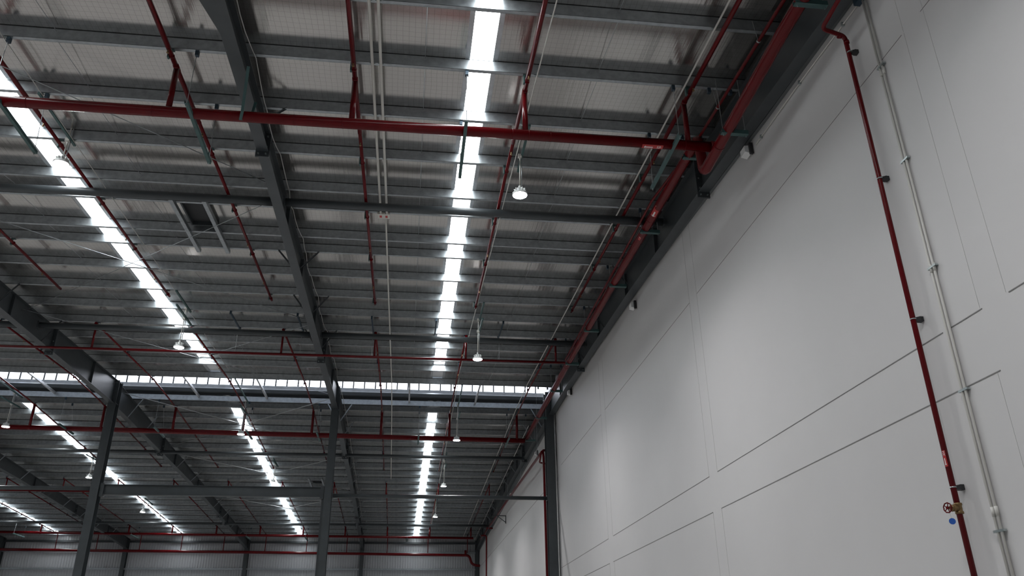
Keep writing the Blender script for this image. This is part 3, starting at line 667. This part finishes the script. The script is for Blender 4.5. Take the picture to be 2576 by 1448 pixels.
t_ = thing('junction_box', 'white twin junction box with red tabs where the paired conduits end', 'junction box', (-.9, 17.65, zb(17.65)-.06))
MB().box(-1.06, -.76, 17.55, 17.78, zb(17.6)-.06, zb(17.6)-.005).build('box', 'pvc', t_)
for x in (-.98, -.84): MB().box(x-.028, x+.028, 17.62, 17.72, zb(17.6)-.064, zb(17.6)-.06).build('red_tab', 'labelred', t_)
roof_conduit(2.10, 4.5, 31.8, .012, 'thin grey cable conduit right of the nearest rooflight strip', x2=1.80, name='cable_conduit')
roof_conduit(1.85, 31.9, 66, .014, 'thin grey cable conduit right of the rooflight strip, beyond the ridge', x2=2.0, name='cable_conduit')
roof_conduit(4.84, 4.5, 67.3, .018, 'thin white conduit beside the sprinkler branch nearest the wall', x2=4.72)
roof_conduit(5.72, 38.5, 68.5, .018, 'thin white conduit under the far slope, closest to the wall', x2=5.75)
roof_conduit(-7.2, 4.5, 31.8, .010, 'thin grey cable right of the second rooflight strip', x2=-7.3, name='cable_conduit', m='cable')
t_ = thing('roof_cable', 'loose grey cable draped along the right side of the middle rafter', 'cable', (-3.0, 5, 9.5))
pts = []
for i, (ya, yb) in enumerate(zip(PA[:-1], PA[1:])):
    for k in range(4):
        q = k/4; y = ya+(yb-ya)*q; pts.append((-3.06+.03*math.sin(y*1.7), y, zb(y)-.03-.10*math.sin(PI*q)))
pts += [(-3.08, 33.5, zb(33.5)-.05), (-3.05, 36.5, zb(36.5)-.1)]
for y in range(38, 62, 2): pts.append((sh(-3.02, y), y, zb(y)-.05-(.08 if y % 4 else 0)))
MB().tube(pts, .010, 6).build('cable', 'cable', t_, True)

# ------------------------------------------------------------------ roof vents with their trimmer channels
def roof_vent(x, y0, label):
    t_ = thing('roof_vent', label, 'roof vent', (x, y0, zb(y0)))
    sg = 1
    for dx in (-.38, .38):
        b = MB(); p, q = y0, y0+3.2
        b.hexa([(x+dx-.05, p, zb(p)-.10), (x+dx+.05, p, zb(p)-.10), (x+dx+.05, q, zb(q)-.10), (x+dx-.05, q, zb(q)-.10), (x+dx-.05, p, zb(p)-.094), (x+dx+.05, p, zb(p)-.094), (x+dx+.05, q, zb(q)-.094), (x+dx-.05, q, zb(q)-.094)])
        b.hexa([(x+dx+.044, p, zb(p)-.10), (x+dx+.05, p, zb(p)-.10), (x+dx+.05, q, zb(q)-.10), (x+dx+.044, q, zb(q)-.10), (x+dx+.044, p, zb(p)), (x+dx+.05, p, zb(p)), (x+dx+.05, q, zb(q)), (x+dx+.044, q, zb(q))])
        b.build('trimmer_channel', 'galv', t_)
    b = MB(); p, q = y0+.75, y0+2.0; z0 = lambda y: zs(y)-.12
    for (xa, xb, ya, yb) in ((x-.33, x-.29, p, q), (x+.29, x+.33, p, q), (x-.33, x+.33, p, p+.04), (x-.33, x+.33, q-.04, q)):
        b.hexa([(xa, ya, z0(ya)), (xb, ya, z0(ya)), (xb, yb, z0(yb)), (xa, yb, z0(yb)), (xa, ya, zs(ya)-.003), (xb, ya, zs(ya)-.003), (xb, yb, zs(yb)-.003), (xa, yb, zs(yb)-.003)])
    b.build('curb', 'steel', t_)
    MB().hexa([(x-.29, p+.04, zs(p)-.02), (x+.29, p+.04, zs(p)-.02), (x+.29, q-.04, zs(q)-.02), (x-.29, q-.04, zs(q)-.02), (x-.29, p+.04, zs(p)-.01), (x+.29, p+.04, zs(p)-.01), (x+.29, q-.04, zs(q)-.01), (x-.29, q-.04, zs(q)-.01)]).build('damper', 'dark', t_)
roof_vent(-5.50, 17.05, 'dark square roof vent between two grey channels, left of the middle rafter')
roof_vent(-5.55, 49.2, 'distant roof vent with two grey channels beside the middle column')

# ------------------------------------------------------------------ pendant lamps
def lamp0():
    t_ = thing('pendant_lamp', '', 'lamp', (0, 0, 0), 'pendant high bay lamps')
    b = MB().lathe([(.150, 0), (.162, .012), (.160, .035), (.13, .06), (.085, .085), (.08, .15), (.05, .165)], (0, 0, 0), 28); hs = b.build('housing', 'white', t_, True)
    fin = MB()
    for i in range(10):
        a = 2*PI*i/10; fin.bar((.055*math.cos(a), .055*math.sin(a), .125), (.12*math.cos(a), .12*math.sin(a), .105), .006, .07)
    sub(fin, 'cooling_fin', 'white', hs)
    MB().lathe([(.148, -.004), (.148, .001)], (0, 0, 0), 28).build('lens', 'lens', t_)
    MB().tube([(0, 0, .16), (0, 0, .22)], .03, 10).build('hook_box', 'white', t_, True)
    ld = bpy.data.lights.new('lamp_beam', 'AREA'); ld.shape = 'DISK'; ld.size = .28; ld.energy = LAMP_W; ld.spread = math.radians(128); ld.color = (1, .99, 1)
    lo = bpy.data.objects.new('lamp_beam', ld); COL.objects.link(lo); lo.parent = t_; lo.location = (0, 0, -.012)
    return t_
L0 = None
LAMPS = [(2.05, 14.50, 8.95, 'right of the nearest rooflight strip, closest to the viewer'), (2.03, 24.81, 9.01, 'right of the nearest rooflight strip, second in its row'),
         (2.00, 35.59, 9.08, 'third in the row nearest the wall, just beyond the ridge'), (1.86, 44.94, 8.90, 'fourth in the row nearest the wall, above the grey tube'),
         (1.80, 55.65, 8.99, 'farthest in the row nearest the wall, below the grey tube'),
         (-7.33, 14.95, 9.36, 'in front of the second rooflight strip, at the left edge'), (-7.30, 24.73, 9.06, 'by the second rooflight strip just below the ridge'),
         (-7.36, 35.79, 9.20, 'on the red main left of the middle column'), (-7.45, 46.19, 9.22, 'by the second rooflight strip above the I-beam'),
         (-16.9, 35.6, 9.27, 'leftmost, at the left edge on the thick red main'), (-16.84, 45.5, 9.21, 'just left of the left column'), (-16.76, 55.2, 9.05, 'right of the left column, below the I-beam'),
         (-26.2, 45.5, 9.2, 'out to the left beyond the left column'), (-26.2, 55.2, 9.05, 'out to the left, farther back')]
for i, (x, y, z, s_) in enumerate(LAMPS):
    lab = 'lit round pendant lamp, ' + s_
    if L0 is None:
        L0 = lamp0(); L0.location = (x, y, z+H); L0['label'] = lab; t_ = L0
    else: t_ = dup(L0, (x, y, z), lab)
    # drop rods and mounting channel (own length per lamp)
    def part(mb, nm, m, sm=False):
        ob = mb.build(nm, m, None, sm, origin=(x, y, z)); ob.parent = t_; ob.location = (0, 0, 0); return ob
    yn = max([p for p in PA+PB if p <= y+.05]); yf = min([p for p in PA+PB if p > y+.05])
    ch = MB(); ch.bar((x+.06, yn-.1, zb(yn)-.035), (x+.06, yf+.1, zb(yf)-.035), .05, .05); part(ch, 'mounting_channel', 'teal')
    b = MB(); b.tube([(x+.0, y, z+.2), (x+.02, y, zb(y)-.08)], .014, 8); part(b, 'conduit', 'pvc', True)
    b = MB(); b.tube([(x+.045, y+.02, z+.25), (x+.06, y+.02, zb(y)-.05)], .011, 8); part(b, 'drop_rod', 'rod', True)
    part(MB().box(x-.03, x+.05, y-.05, y+.03, zb(y)-.10, zb(y)-.03), 'junction_box', 'pvc')
# lamps outside the picture; the right-row one is added to brighten the wall
for k, (x, y) in enumerate([(x, y) for x in (-7.5, 1.9) for y in (4.5,)] + [(-16.8, 4.5), (-16.8, 14.8), (-16.8, 24.8)] + [(xx, yy) for xx in (-26.2, -35.4) for yy in (4.5, 14.8, 24.8, 35.6)]):
    t_ = dup(L0, (x, y, 9.0), 'lit pendant lamp outside the picture, %s row, number %s' % (('right', 'second', 'third', 'fourth', 'leftmost')[[1.9, -7.5, -16.8, -26.2, -35.4].index(x)], ORD[int(y//10)]))
for o in list(bpy.data.objects):
    if '_w' in o.keys(): del o['_w']
